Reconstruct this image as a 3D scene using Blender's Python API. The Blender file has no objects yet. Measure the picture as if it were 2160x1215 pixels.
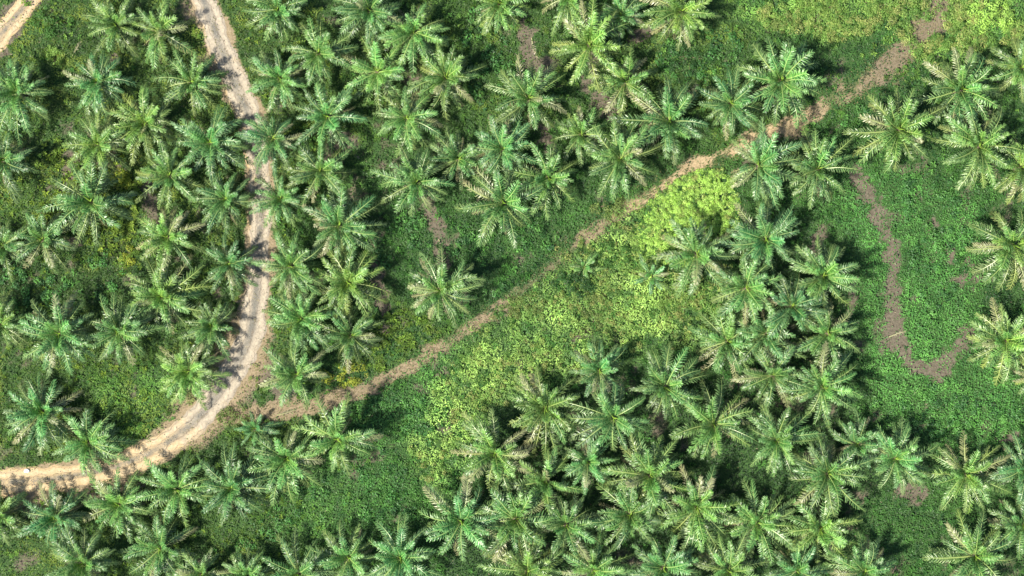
import bpy, math, random
import numpy as np
from mathutils import Vector, Matrix

# ------------------------------------------------------------------ camera, sky, sun, exposure
C = bpy.context.scene
M = 0.0713            # metres per photograph pixel on the ground
H = 260.0             # flying height
cam = bpy.data.objects.new('camera', bpy.data.cameras.new('camera'))
C.collection.objects.link(cam)
cam.location = (0, 0, H)
cam.data.sensor_width = 36
cam.data.lens = 36 * H / (2160 * M)
cam.data.clip_end = 6000
C.camera = cam

SUN_EL, SH = math.radians(53), (0.89, 0.46)       # shadows fall to the right and a little up
S = Vector((-SH[0] * math.cos(SUN_EL), -SH[1] * math.cos(SUN_EL), math.sin(SUN_EL))).normalized()
w = bpy.data.worlds.new("World"); C.world = w; w.use_nodes = True
nt = w.node_tree
sky = nt.nodes.new('ShaderNodeTexSky'); sky.sky_type = 'NISHITA'; sky.sun_disc = False
sky.sun_elevation = SUN_EL; sky.sun_rotation = math.atan2(S.x, S.y)
bg = nt.nodes['Background']; bg.inputs['Strength'].default_value = 0.085
nt.links.new(sky.outputs[0], bg.inputs['Color'])
sl = bpy.data.lights.new('sun', 'SUN'); sl.energy = 5.0; sl.angle = math.radians(2.5); sl.color = (1.0, 0.93, 0.80)
so = bpy.data.objects.new('sun', sl); C.collection.objects.link(so)
so.rotation_euler = S.to_track_quat('Z', 'Y').to_euler(); so.location = (-80, -60, 120)
C.view_settings.view_transform = 'Standard'; C.view_settings.look = 'None'
C.view_settings.exposure = 1.08; C.view_settings.gamma = 1
C.cycles.max_bounces = 6; C.cycles.transparent_max_bounces = 4

rnd = random.Random(11)
rng = np.random.default_rng(7)

# ------------------------------------------------------------------ helpers
def link(o, parent=None):
    C.collection.objects.link(o)
    if parent: o.parent = parent
    return o
def tag(o, label=None, cat=None, group=None, kind=None):
    if label: o['label'] = label
    if cat: o['category'] = cat
    if group: o['group'] = group
    if kind: o['kind'] = kind
    return o
def empty(name, loc, rz=0.0):
    o = bpy.data.objects.new(name, None); o.empty_display_size = 0.5
    o.location = loc; o.rotation_euler = (0, 0, rz)
    return link(o)
_tab = np.random.default_rng(3).random((256, 256))
def vn(x, y, s, k=0):
    """smooth value noise 0..1 with cell size s"""
    x = np.asarray(x, float) / s + k * 17.31 + 400; y = np.asarray(y, float) / s + k * 9.77 + 400
    xi = np.floor(x).astype(int); yi = np.floor(y).astype(int)
    fx = x - xi; fy = y - yi
    fx = fx * fx * (3 - 2 * fx); fy = fy * fy * (3 - 2 * fy)
    a = _tab[xi & 255, yi & 255]; b = _tab[(xi + 1) & 255, yi & 255]
    c = _tab[xi & 255, (yi + 1) & 255]; d = _tab[(xi + 1) & 255, (yi + 1) & 255]
    return (a * (1 - fx) + b * fx) * (1 - fy) + (c * (1 - fx) + d * fx) * fy
def fbm(x, y, s, k=0):
    return 0.55 * vn(x, y, s, k) + 0.3 * vn(x, y, s / 2.1, k + 1) + 0.15 * vn(x, y, s / 4.3, k + 2)
def gz(x, y):
    """height of the ground"""
    return 0.7 * (vn(x, y, 17, 5) - 0.5) + 0.3 * (vn(x, y, 7, 6) - 0.5)
def wx(u): return (np.asarray(u, float) - 1080) * M
def wy(v): return (607.5 - np.asarray(v, float)) * M
def sstep(a, b, t):
    t = np.clip((t - a) / (b - a), 0, 1); return t * t * (3 - 2 * t)
def seg_dist(x, y, pts):
    """distance to a polyline, and the running parameter 0..n-1 of the nearest place"""
    best = np.full(np.shape(x), 1e9); par = np.zeros(np.shape(x))
    for i in range(len(pts) - 1):
        ax, ay = pts[i][:2]; bx, by = pts[i + 1][:2]
        dx, dy = bx - ax, by - ay
        t = np.clip(((x - ax) * dx + (y - ay) * dy) / (dx * dx + dy * dy), 0, 1)
        d = np.hypot(x - ax - t * dx, y - ay - t * dy)
        m = d < best; best = np.where(m, d, best); par = np.where(m, i + t, par)
    return best, par
def inside(u, v, poly):
    r = np.zeros(np.shape(u), bool); n = len(poly); j = n - 1
    for i in range(n):
        xi, yi = poly[i]; xj, yj = poly[j]
        c = ((yi > v) != (yj > v)) & (u < (xj - xi) * (v - yi) / (yj - yi + 1e-9) + xi)
        r ^= c; j = i
    return r
def soft_poly(u, v, poly, soft):
    """1 inside, falling to 0 outside over soft pixels, with an uneven edge"""
    d, _ = seg_dist(u, v, list(poly) + [poly[0]])
    sd = np.where(inside(u, v, poly), d, -d) + (fbm(u, v, 38, 3) - 0.5) * soft * 2.2
    return sstep(-soft, soft, sd)

def mesh_from(name, V, loops, sizes, attrs=(), mats=(), mat_idx=None, smooth=False):
    me = bpy.data.meshes.new(name)
    V = np.asarray(V, np.float32); loops = np.asarray(loops, np.int32); sizes = np.asarray(sizes, np.int32)
    me.vertices.add(len(V)); me.vertices.foreach_set('co', V.ravel())
    me.loops.add(len(loops)); me.loops.foreach_set('vertex_index', loops)
    me.polygons.add(len(sizes))
    st = np.zeros(len(sizes), np.int32); st[1:] = np.cumsum(sizes)[:-1]
    me.polygons.foreach_set('loop_start', st); me.polygons.foreach_set('loop_total', sizes)
    for m in mats: me.materials.append(m)
    if mat_idx is not None: me.polygons.foreach_set('material_index', np.asarray(mat_idx, np.int32))
    me.polygons.foreach_set('use_smooth', np.full(len(sizes), smooth))
    for nm, typ, data in attrs:
        a = me.attributes.new(nm, typ, 'POINT')
        a.data.foreach_set('color' if typ == 'FLOAT_COLOR' else 'value', np.asarray(data, np.float32).ravel())
    me.update(calc_edges=True)
    return me

# ------------------------------------------------------------------ materials
class N:
    def __init__(s, name):
        s.m = bpy.data.materials.new(name); s.m.use_nodes = True
        s.t = s.m.node_tree; s.t.nodes.clear()
        s.out = s.t.nodes.new('ShaderNodeOutputMaterial')
    def n(s, typ, ins=None, **kw):
        nd = s.t.nodes.new(typ)
        for k, v in kw.items(): setattr(nd, k, v)
        for k, v in (ins or {}).items():
            if isinstance(v, bpy.types.NodeSocket): s.t.links.new(v, nd.inputs[k])
            else: nd.inputs[k].default_value = v
        return nd
    def noise(s, scale, detail=4, rough=0.6, vec=None):
        d = {'Scale': scale, 'Detail': detail, 'Roughness': rough}
        if vec is None: vec = s.n('ShaderNodeNewGeometry').outputs['Position']
        d['Vector'] = vec
        return s.n('ShaderNodeTexNoise', d).outputs['Fac']
    def ramp(s, fac, a, b, ca, cb):
        r = s.n('ShaderNodeValToRGB', {'Fac': fac})
        e = r.color_ramp.elements; e[0].position = a; e[1].position = b
        e[0].color = (*ca, 1); e[1].color = (*cb, 1)
        return r.outputs['Color']
    def mr(s, v, a, b, c=0.0, d=1.0):
        return s.n('ShaderNodeMapRange', {'Value': v, 'From Min': a, 'From Max': b, 'To Min': c, 'To Max': d}).outputs[0]
    def mix(s, fac, a, b, blend='MIX'):
        nd = s.t.nodes.new('ShaderNodeMix'); nd.data_type = 'RGBA'; nd.blend_type = blend
        for i, v in ((0, fac), (6, a), (7, b)):
            if isinstance(v, bpy.types.NodeSocket): s.t.links.new(v, nd.inputs[i])
            else: nd.inputs[i].default_value = (*v, 1) if isinstance(v, tuple) and len(v) == 3 else v
        return nd.outputs[2]
    def math(s, op, a, b):
        return s.n('ShaderNodeMath', {0: a, 1: b}, operation=op).outputs[0]
    def attr(s, name):
        return s.n('ShaderNodeAttribute', attribute_name=name)
    def surf(s, col, rough=0.6, spec=0.4, trans=0.0, bump=None, bstr=0.3, bdist=0.05):
        ins = {'Base Color': col, 'Roughness': rough, 'Specular IOR Level': spec}
        if bump is not None:
            ins['Normal'] = s.n('ShaderNodeBump', {'Height': bump, 'Strength': bstr, 'Distance': bdist}).outputs[0]
        p = s.n('ShaderNodeBsdfPrincipled', ins).outputs[0]
        if trans > 0:
            tc = s.mix(1.0, col, (1.0, 1.0, 0.45), 'MULTIPLY')
            t = s.n('ShaderNodeBsdfTranslucent', {'Color': tc}).outputs[0]
            p = s.n('ShaderNodeMixShader', {0: trans, 1: p, 2: t}).outputs[0]
        s.t.links.new(p, s.out.inputs[0])
        return s.m

def leaf_stuff_mat(name, rough, trans, spec=0.4):
    k = N(name); c = k.attr('tint').outputs['Color']
    return k.surf(c, rough, spec, trans)
MAT_COVER = leaf_stuff_mat('creeper_leaves', 0.5, 0.30, 0.45)
MAT_BUSH = leaf_stuff_mat('shrub_leaves', 0.5, 0.34)
MAT_GRASS = leaf_stuff_mat('dry_grass', 0.7, 0.25, 0.2)

def frond_mat():
    k = N('palm_leaflets')
    oi = k.n('ShaderNodeObjectInfo')
    al = k.attr('along').outputs['Fac']; va = k.attr('vary').outputs['Fac']; ed = k.attr('edge').outputs['Fac']
    n = k.noise(0.9, 3)
    dry = k.math('MULTIPLY', oi.outputs['Alpha'], k.mr(k.math('ADD', k.math('ADD', al, k.math('MULTIPLY', ed, 0.55)), k.math('MULTIPLY', n, 0.5)), 0.65, 1.6))
    c = k.mix(k.mr(va, 0, 1, 0.0, 1.0), oi.outputs['Color'], (0.30, 0.46, 0.36), 'MULTIPLY')
    c = k.mix(k.mr(ed, 0.3, 1.0, 0, 0.34), c, (0.38, 0.54, 0.22))  # paler leaflet tips, with a highlight painted into the colour
    tan = k.mix(n, (0.44, 0.40, 0.22), (0.27, 0.235, 0.15))
    c = k.mix(dry, c, tan)
    return k.surf(c, 0.42, 0.65, 0.15)
def rachis_mat():
    k = N('palm_midrib')
    oi = k.n('ShaderNodeObjectInfo')
    c = k.mix(0.55, oi.outputs['Color'], (0.34, 0.40, 0.14))
    return k.surf(c, 0.4, 0.5)
MAT_LEAF, MAT_RACH = frond_mat(), rachis_mat()
def trunk_mat():
    k = N('palm_trunk'); n = k.noise(6, 5)
    return k.surf(k.ramp(n, 0.3, 0.75, (0.05, 0.04, 0.03), (0.19, 0.15, 0.11)), 0.9, 0.2, bump=n, bstr=0.6)
MAT_TRUNK = trunk_mat()
def spear_mat():
    k = N('palm_spear'); n = k.noise(4, 3)
    return k.surf(k.ramp(n, 0.3, 0.7, (0.16, 0.31, 0.04), (0.30, 0.44, 0.07)), 0.4, 0.5, 0.25)
MAT_SPEAR = spear_mat()
def stem_mat():
    k = N('woody_stem'); n = k.noise(9, 4)
    return k.surf(k.ramp(n, 0.3, 0.7, (0.07, 0.05, 0.035), (0.2, 0.15, 0.1)), 0.9, 0.2)
MAT_STEM = stem_mat()
def ground_mat():
    k = N('soil_and_moss')
    g = k.attr('green').outputs['Fac']; ye = k.attr('sandy').outputs['Fac']
    n1 = k.noise(0.55, 6, 0.65); n2 = k.noise(3.2, 5, 0.7); n3 = k.noise(11, 3)
    soil = k.ramp(n2, 0.3, 0.72, (0.055, 0.047, 0.035), (0.160, 0.140, 0.103))
    soil = k.mix(ye, soil, k.ramp(n2, 0.3, 0.7, (0.27, 0.20, 0.115), (0.46, 0.36, 0.22)))
    moss = k.ramp(n2, 0.3, 0.72, (0.018, 0.045, 0.014), (0.05, 0.11, 0.03))
    f = k.mr(k.math('ADD', g, k.math('MULTIPLY', k.math('SUBTRACT', n1, 0.5), 0.9)), 0.3, 0.62)
    f2 = k.math('MULTIPLY', f, k.mr(n3, 0.28, 0.45, 0.55, 1.0))
    return k.surf(k.mix(f2, soil, moss), 0.95, 0.15, bump=n2, bstr=0.7, bdist=0.15)
def road_mat():
    k = N('dirt_road')
    u = k.attr('across').outputs['Fac']; ta = k.attr('tan').outputs['Fac']
    n1 = k.noise(0.45, 6, 0.6); n2 = k.noise(2.6, 6, 0.7); n3 = k.noise(13, 4, 0.75)
    grey = k.ramp(n2, 0.28, 0.72, (0.19, 0.165, 0.13), (0.37, 0.325, 0.26))
    tan = k.ramp(n2, 0.25, 0.7, (0.28, 0.20, 0.11), (0.46, 0.355, 0.205))
    c = k.mix(k.mr(k.math('ADD', ta, k.math('MULTIPLY', k.math('SUBTRACT', n1, 0.5), 1.3)), 0.3, 0.75), grey, tan)
    # pale compacted wheel tracks
    au = k.n('ShaderNodeMath', {0: u}, operation='ABSOLUTE').outputs[0]
    wheel = k.mr(k.math('ABSOLUTE', k.math('SUBTRACT', au, 0.47), 0), 0.24, 0.05)
    c = k.mix(k.math('MULTIPLY', wheel, k.mr(n2, 0.35, 0.7, 0.1, 0.55)), c, (0.45, 0.39, 0.285))
    mid_ = k.mr(au, 0.26, 0.08)
    c = k.mix(k.math('MULTIPLY', k.math('MULTIPLY', mid_, k.mr(n1, 0.38, 0.58)), 0.65), c, (0.155, 0.145, 0.115))
    # dark gravel strung along the crown of the road
    mid = k.mr(au, 0.34, 0.08)
    gr = k.math('MULTIPLY', k.mr(k.math('ADD', n3, k.math('MULTIPLY', n1, 0.5)), 0.68, 0.80), mid)
    c = k.mix(k.math('MULTIPLY', gr, 0.85), c, (0.12, 0.12, 0.11))
    # thin erosion runnels beside the wheel tracks
    wob = k.math('ADD', u, k.math('MULTIPLY', k.math('SUBTRACT', n1, 0.5), 0.9))
    for pos, wd_ in ((-0.28, 0.05), (0.22, 0.06), (0.72, 0.04), (-0.70, 0.05)):
        ln = k.mr(k.n('ShaderNodeMath', {0: k.math('SUBTRACT', wob, pos)}, operation='ABSOLUTE').outputs[0], wd_, wd_ * 0.2)
        c = k.mix(k.math('MULTIPLY', k.math('MULTIPLY', ln, k.mr(n2, 0.42, 0.54)), 0.8), c, (0.13, 0.105, 0.08))
    pot = k.mr(k.noise(0.8, 5, 0.6), 0.60, 0.68)
    c = k.mix(k.math('MULTIPLY', pot, 0.22), c, (0.17, 0.14, 0.11))
    pal = k.mr(k.noise(1.3, 6, 0.7), 0.60, 0.72)
    c = k.mix(k.math('MULTIPLY', pal, 0.5), c, (0.50, 0.43, 0.30))
    # worn edges
    edge = k.mr(k.math('ADD', au, k.math('MULTIPLY', n2, 0.5)), 1.0, 1.35)
    c = k.mix(k.math('MULTIPLY', edge, 0.8), c, (0.17, 0.13, 0.09))
    return k.surf(c, 0.95, 0.15, bump=n2, bstr=0.6, bdist=0.12)
MAT_GROUND, MAT_ROAD = ground_mat(), road_mat()
def plain(name, col, rough=0.6):
    k = N(name); n = k.noise(5, 3)
    return k.surf(k.mix(k.mr(n, 0.3, 0.7, 0, 0.4), tuple(col), tuple(c * 0.6 for c in col)), rough, 0.3)

# ------------------------------------------------------------------ layout of the place (photograph pixels of the ground plan)
ROAD = [(402, -60, 27), (428, -5, 27), (456, 70, 29), (482, 140, 30), (508, 205, 31), (535, 262, 28), (541, 310, 27), (546, 370, 29),
        (550, 440, 29), (549, 500, 27), (546, 560, 27), (541, 620, 29), (534, 680, 31), (517, 735, 34), (489, 788, 33), (452, 842, 34),
        (404, 895, 31), (340, 944, 29), (265, 978, 29), (180, 999, 31), (90, 1013, 30), (0, 1020, 30), (-80, 1022, 30)]
SPUR = [(-70, 160, 26), (-12, 92, 26), (28, 38, 25), (72, -8, 24), (130, -70, 24)]
PATH = [(500, 880, 13), (575, 868, 15), (650, 862, 16), (735, 832, 13), (800, 806, 11), (868, 768, 11), (940, 722, 11), (1000, 688, 10), (1060, 640, 7),
        (1135, 585, 8), (1210, 520, 9), (1290, 458, 11), (1345, 427, 15), (1400, 392, 12), (1450, 360, 11), (1520, 325, 10), (1600, 290, 10),
        (1660, 268, 12), (1710, 244, 14), (1790, 196, 15), (1870, 140, 18), (1930, 80, 22), (1985, 10, 26), (2020, -60, 26)]
BARE = [  # strips of bare grey soil: polyline, half width
    ([(1800, 368), (1838, 420), (1860, 470), (1884, 520), (1880, 600), (1888, 690), (1905, 745), (1930, 775)], 15),
    ([(1880, 690), (1905, 730)], 20), ([(1985, 775), (2010, 745), (2035, 712)], 20), ([(1960, 780), (1980, 788)], 10), ([(1995, 520), (2005, 545)], 5), ([(2040, 560), (2030, 600)], 6), ([(1965, 470), (1990, 480)], 5),
    ([(1100, 40), (1118, 110), (1145, 165)], 18), ([(905, 440), (925, 500), (935, 555)], 17), ([(700, 330), (735, 300)], 18),
    ([(310, 400), (318, 450), (322, 470)], 16), ([(145, 330), (135, 400)], 12), ([(640, 860), (560, 880)], 14),
    ([(540, 800), (570, 790), (600, 850)], 20), ([(960, 870), (930, 905)], 8), ([(800, 560), (810, 690)], 10), ([(868, 160), (850, 150)], 18),
    ([(1360, 60), (1340, 85)], 18), ([(1905, 1030), (1935, 1040)], 20), ([(1235, 700), (1210, 715)], 10), ([(140, 515), (160, 510)], 12),
    ([(80, 1075), (60, 1060)], 25), ([(170, 1045), (240, 1035), (300, 1015)], 12), ([(2105, 930), (2130, 925)], 12), ([(1735, 480), (1720, 520)], 12),
    ([(1790, 590), (1800, 640)], 12), ([(1250, 60), (1240, 190)], 10), ([(1270, 210), (1290, 250)], 16), ([(1160, 320), (1150, 270)], 14),
    ([(1945, 75), (1990, 20)], 26), ([(1700, 290), (1650, 275)], 14)]
SCRUB = [(1015, 700), (1130, 610), (1185, 545), (1270, 490), (1335, 440), (1350, 560), (1480, 590), (1500, 680), (1470, 715), (1310, 745), (1215, 790), (1090, 820), (1010, 890),
         (990, 960), (930, 1010), (850, 1000), (880, 930), (905, 880), (940, 800)]
LIME = [(1340, 480), (1358, 436), (1402, 398), (1450, 368), (1500, 352), (1548, 372), (1560, 420), (1556, 478), (1500, 520), (1470, 560), (1430, 560), (1360, 552), (1336, 525)]
TOPSCRUB = [(1560, -30), (2170, -30), (2170, 60), (2120, 110), (2060, 110), (1990, 160), (1930, 120), (1880, 60), (1760, 90), (1640, 70), (1560, 40)]
MEADOW = [(1740, 400), (1830, 350), (1960, 360), (2070, 420), (2060, 700), (2160, 830), (2160, 930), (1960, 930), (1850, 850), (1820, 740), (1830, 560)]
GROVE = [(1120, 830), (1280, 770), (1500, 800), (1560, 700), (1540, 560), (1600, 450), (1700, 480), (1770, 600), (1770, 820), (1830, 920), (1900, 960), (1800, 1080), (1780, 1240), (960, 1240), (930, 1120), (1010, 1020), (1040, 920)]
LEFTFERN = [(60, 330), (150, 300), (300, 330), (310, 420), (250, 520), (300, 560), (130, 480), (60, 420)]
NEARFERN = [(830, 620), (900, 660), (960, 700), (880, 750), (800, 780), (730, 760), (780, 690)]
DARKCREEP = [(0, 540), (130, 560), (250, 520), (270, 600), (220, 650), (120, 640), (0, 650)]

RW = [(float(wx(a)), float(wy(b))) for a, b, c in ROAD]
def band(u, v, poly):
    d, t = seg_dist(u, v, poly); hw = np.interp(t, range(len(poly)), [p[2] for p in poly])
    return d - hw, t

def cover_fields(u, v):
    """cover density 0..1 and greenness at photo-plan positions"""
    rag = (fbm(u, v, 26, 8) - 0.5) * 26 + (vn(u, v, 7, 2) - 0.5) * 8
    dr, tr = band(u, v, ROAD); ds, _ = band(u, v, SPUR); dp, tp = band(u, v, PATH)
    road = np.minimum(dr, ds)
    dens = sstep(-7, 13, road + rag * 0.8)
    # the lower bend has a wide trodden verge
    verge = sstep(46, 12, road + rag) * sstep(11.5, 12.5, tr) * sstep(17.5, 15.5, tr)
    dens *= 1 - 0.75 * verge
    pw = np.interp(tp, [0, 4, 6, 7.5, 9, 10.5, 12, 13, 14, 15, 16, 17, 18, 19, 20, 21], [.95, .9, .9, .82, .62, .6, .8, .95, .95, .97, .75, .95, .95, .62, .68, .8])
    pw = pw * (0.72 + 0.4 * sstep(0.35, 0.6, fbm(u, v, 30, 17)))
    dens *= 1 - np.clip(pw, 0, 0.95) * sstep(12, -11, dp - 4 + rag * 1.15)
    for pl, hw in BARE:
        d, _ = seg_dist(u, v, pl)
        dens *= 1 - 0.82 * sstep(13, -12, d - hw * 1.05 - 1 + rag * 1.3 + (vn(u, v, 11, 18) - 0.5) * 18)
    gr = soft_poly(u, v, GROVE, 25); dens *= 1 - 0.25 * gr
    patch = fbm(u, v, 46, 12)
    grove = sstep(900, 800, u) * 0.6 + sstep(1600, 1400, u) * 0.15      # shaded ground between palms is thinner
    dens *= 1 - 0.6 * sstep(0.56, 0.82, patch + (vn(u, v, 6, 19) - 0.5) * 0.16)
    dens *= 1 - 0.45 * sstep(0.55, 0.7, fbm(u, v, 90, 15)) * np.clip(grove, 0, 1)
    return np.clip(dens, 0, 1), dr, dp, tp

# ------------------------------------------------------------------ ground: one sheet to the horizon
def build_ground():
    fx = np.arange(-86, 86.01, 0.6); fy = np.arange(-53, 53.01, 0.6)
    ox = np.array([3000, 1500, 700, 350, 200, 130, 100.0])
    xs = np.concatenate([-ox, fx, ox[::-1]]); ys = np.concatenate([-ox, fy, ox[::-1]])
    X, Y = np.meshgrid(xs, ys); X = X.ravel(); Y = Y.ravel()
    u = X / M + 1080; v = 607.5 - Y / M
    dens, dr, dp, tp = cover_fields(u, v)
    sandy = sstep(20, 0, dp) * np.interp(tp, [0, 3, 6, 10, 11, 12, 13, 15, 17, 18.5, 20], [0.4, 0.35, 0.4, 0.25, 0.5, 0.8, 0.75, 0.85, 0.9, 0.4, 0.15])
    sandy = np.maximum(sandy, sstep(40, 5, dr) * 0.45)
    Z = gz(X, Y)
    nx, ny = len(xs), len(ys)
    i = (np.arange(ny - 1)[:, None] * nx + np.arange(nx - 1)[None, :]).ravel()
    q = np.stack([i, i + 1, i + nx + 1, i + nx], 1)
    me = mesh_from('ground', np.stack([X, Y, Z], 1), q.ravel(), np.full(len(q), 4),
                   [('green', 'FLOAT', dens), ('sandy', 'FLOAT', sandy)], [MAT_GROUND], smooth=True)
    o = link(bpy.data.objects.new('ground', me)); tag(o, 'soil and moss of the plantation floor', 'ground', kind='structure')

def strip(name, poly, label, tanfn, mat, cols=15):
    P = np.array([(float(wx(a)), float(wy(b)), c * M) for a, b, c in poly])
    seg = np.hypot(*np.diff(P[:, :2], axis=0).T); L = np.concatenate([[0], np.cumsum(seg)])
    s = np.arange(0, L[-1], 0.35)
    # smooth centre line
    c = np.stack([np.interp(s, L, P[:, k]) for k in range(3)], 1)
    ker = np.hanning(19); ker /= ker.sum()
    for k in range(3):
        pad = np.concatenate([np.full(9, c[0, k]), c[:, k], np.full(9, c[-1, k])]); c[:, k] = np.convolve(pad, ker, 'valid')
    t = np.gradient(c[:, :2], axis=0); t /= np.linalg.norm(t, axis=1)[:, None]
    nrm = np.stack([-t[:, 1], t[:, 0]], 1)
    V = []; AC = []; TA = []
    us = np.linspace(-1, 1, cols)
    for i in range(len(s)):
        wl = c[i, 2] * (1.06 + 0.7 * (fbm(s[i], 3.3, 3.2, 21) - 0.5) + 0.25 * (float(vn(s[i], 1.3, 0.9, 25)) - 0.5)); wr = c[i, 2] * (1.06 + 0.7 * (fbm(s[i], 91.3, 3.2, 23) - 0.5) + 0.25 * (float(vn(s[i], 7.3, 0.9, 26)) - 0.5))
        for a in us:
            off = a * (wl if a > 0 else wr)
            x, y = c[i, 0] + nrm[i, 0] * off, c[i, 1] + nrm[i, 1] * off
            z = float(gz(x, y)) + 0.05 - 0.16 * max(0, abs(a) - 0.72) ** 1.0 / 0.28 - 0.05 * math.exp(-((abs(a) - 0.47) / 0.16) ** 2) * 0.6
            z += 0.03 * (float(vn(x, y, 0.8, 31)) - 0.5)
            V.append((x, y, z)); AC.append(a); TA.append(tanfn(s[i] / L[-1], a))
    n = len(s); i = (np.arange(n - 1)[:, None] * cols + np.arange(cols - 1)[None, :]).ravel()
    q = np.stack([i, i + cols, i + cols + 1, i + 1], 1)
    me = mesh_from(name, V, q.ravel(), np.full(len(q), 4), [('across', 'FLOAT', AC), ('tan', 'FLOAT', TA)], [mat], smooth=True)
    # faces must look up
    if me.polygons[len(q) // 2].normal.z < 0: me.flip_normals()
    o = link(bpy.data.objects.new(name, me)); tag(o, label, 'road', kind='structure')

build_ground()
strip('dirt_road', ROAD, 'pale dirt road curving down through the palms and out at the left', lambda f, a: np.interp(f, [0, .15, .3, .5, .62, .72, 1], [.15, .2, .3, .15, .15, .75, .95]) + (0.35 if a < -0.6 and f < .5 else 0), MAT_ROAD)
strip('dirt_road', SPUR, 'sandy dirt road crossing the top left corner', lambda f, a: 0.75, MAT_ROAD)

# ------------------------------------------------------------------ leaf clouds
def leaf_mesh(name, P, Nrm, size, col, mat, asp=0.62, fold=0.12, base_drop=0.0):
    """one folded two-triangle leaf per point"""
    n = len(P)
    az = rng.random(n) * 2 * np.pi
    ref = np.stack([np.cos(az), np.sin(az), np.zeros(n)], 1)
    T = ref - Nrm * (ref * Nrm).sum(1)[:, None]; T /= np.linalg.norm(T, axis=1)[:, None] + 1e-9
    B = np.cross(Nrm, T)
    s = size[:, None]
    b = P - T * s * 0.5; t = P + T * s * 0.5 - Nrm * s * 0.10
    l = P + B * s * asp * 0.5 + Nrm * s * fold; r = P - B * s * asp * 0.5 + Nrm * s * fold
    V = np.stack([b, r, t, l], 1).reshape(-1, 3)
    base = np.arange(n)[:, None] * 4
    F = np.concatenate([base + np.array([[0, 1, 2]]), base + np.array([[0, 2, 3]])], 1)
    cc = np.concatenate([col, np.ones((n, 1))], 1).repeat(4, 0)
    return mesh_from(name, V, F.ravel(), np.full(2 * n, 3), [('tint', 'FLOAT_COLOR', cc)], [mat])
def tilt(n, amt, base=None):
    N_ = np.tile(np.array([[0, 0, 1.0]]), (n, 1)) if base is None else base.copy()
    N_ += rng.normal(0, amt, (n, 3)); N_[:, 2] = np.abs(N_[:, 2]) + 0.15
    return N_ / np.linalg.norm(N_, axis=1)[:, None]
def lump(x, y):
    a = vn(x, y, 1.5, 41); b = vn(x, y, 0.62, 42)
    return 0.42 * a ** 1.5 + 0.36 * b ** 1.6
def col_mix(a, b, f): return np.asarray(a)[None, :] * (1 - f[:, None]) + np.asarray(b)[None, :] * f[:, None]

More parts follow.
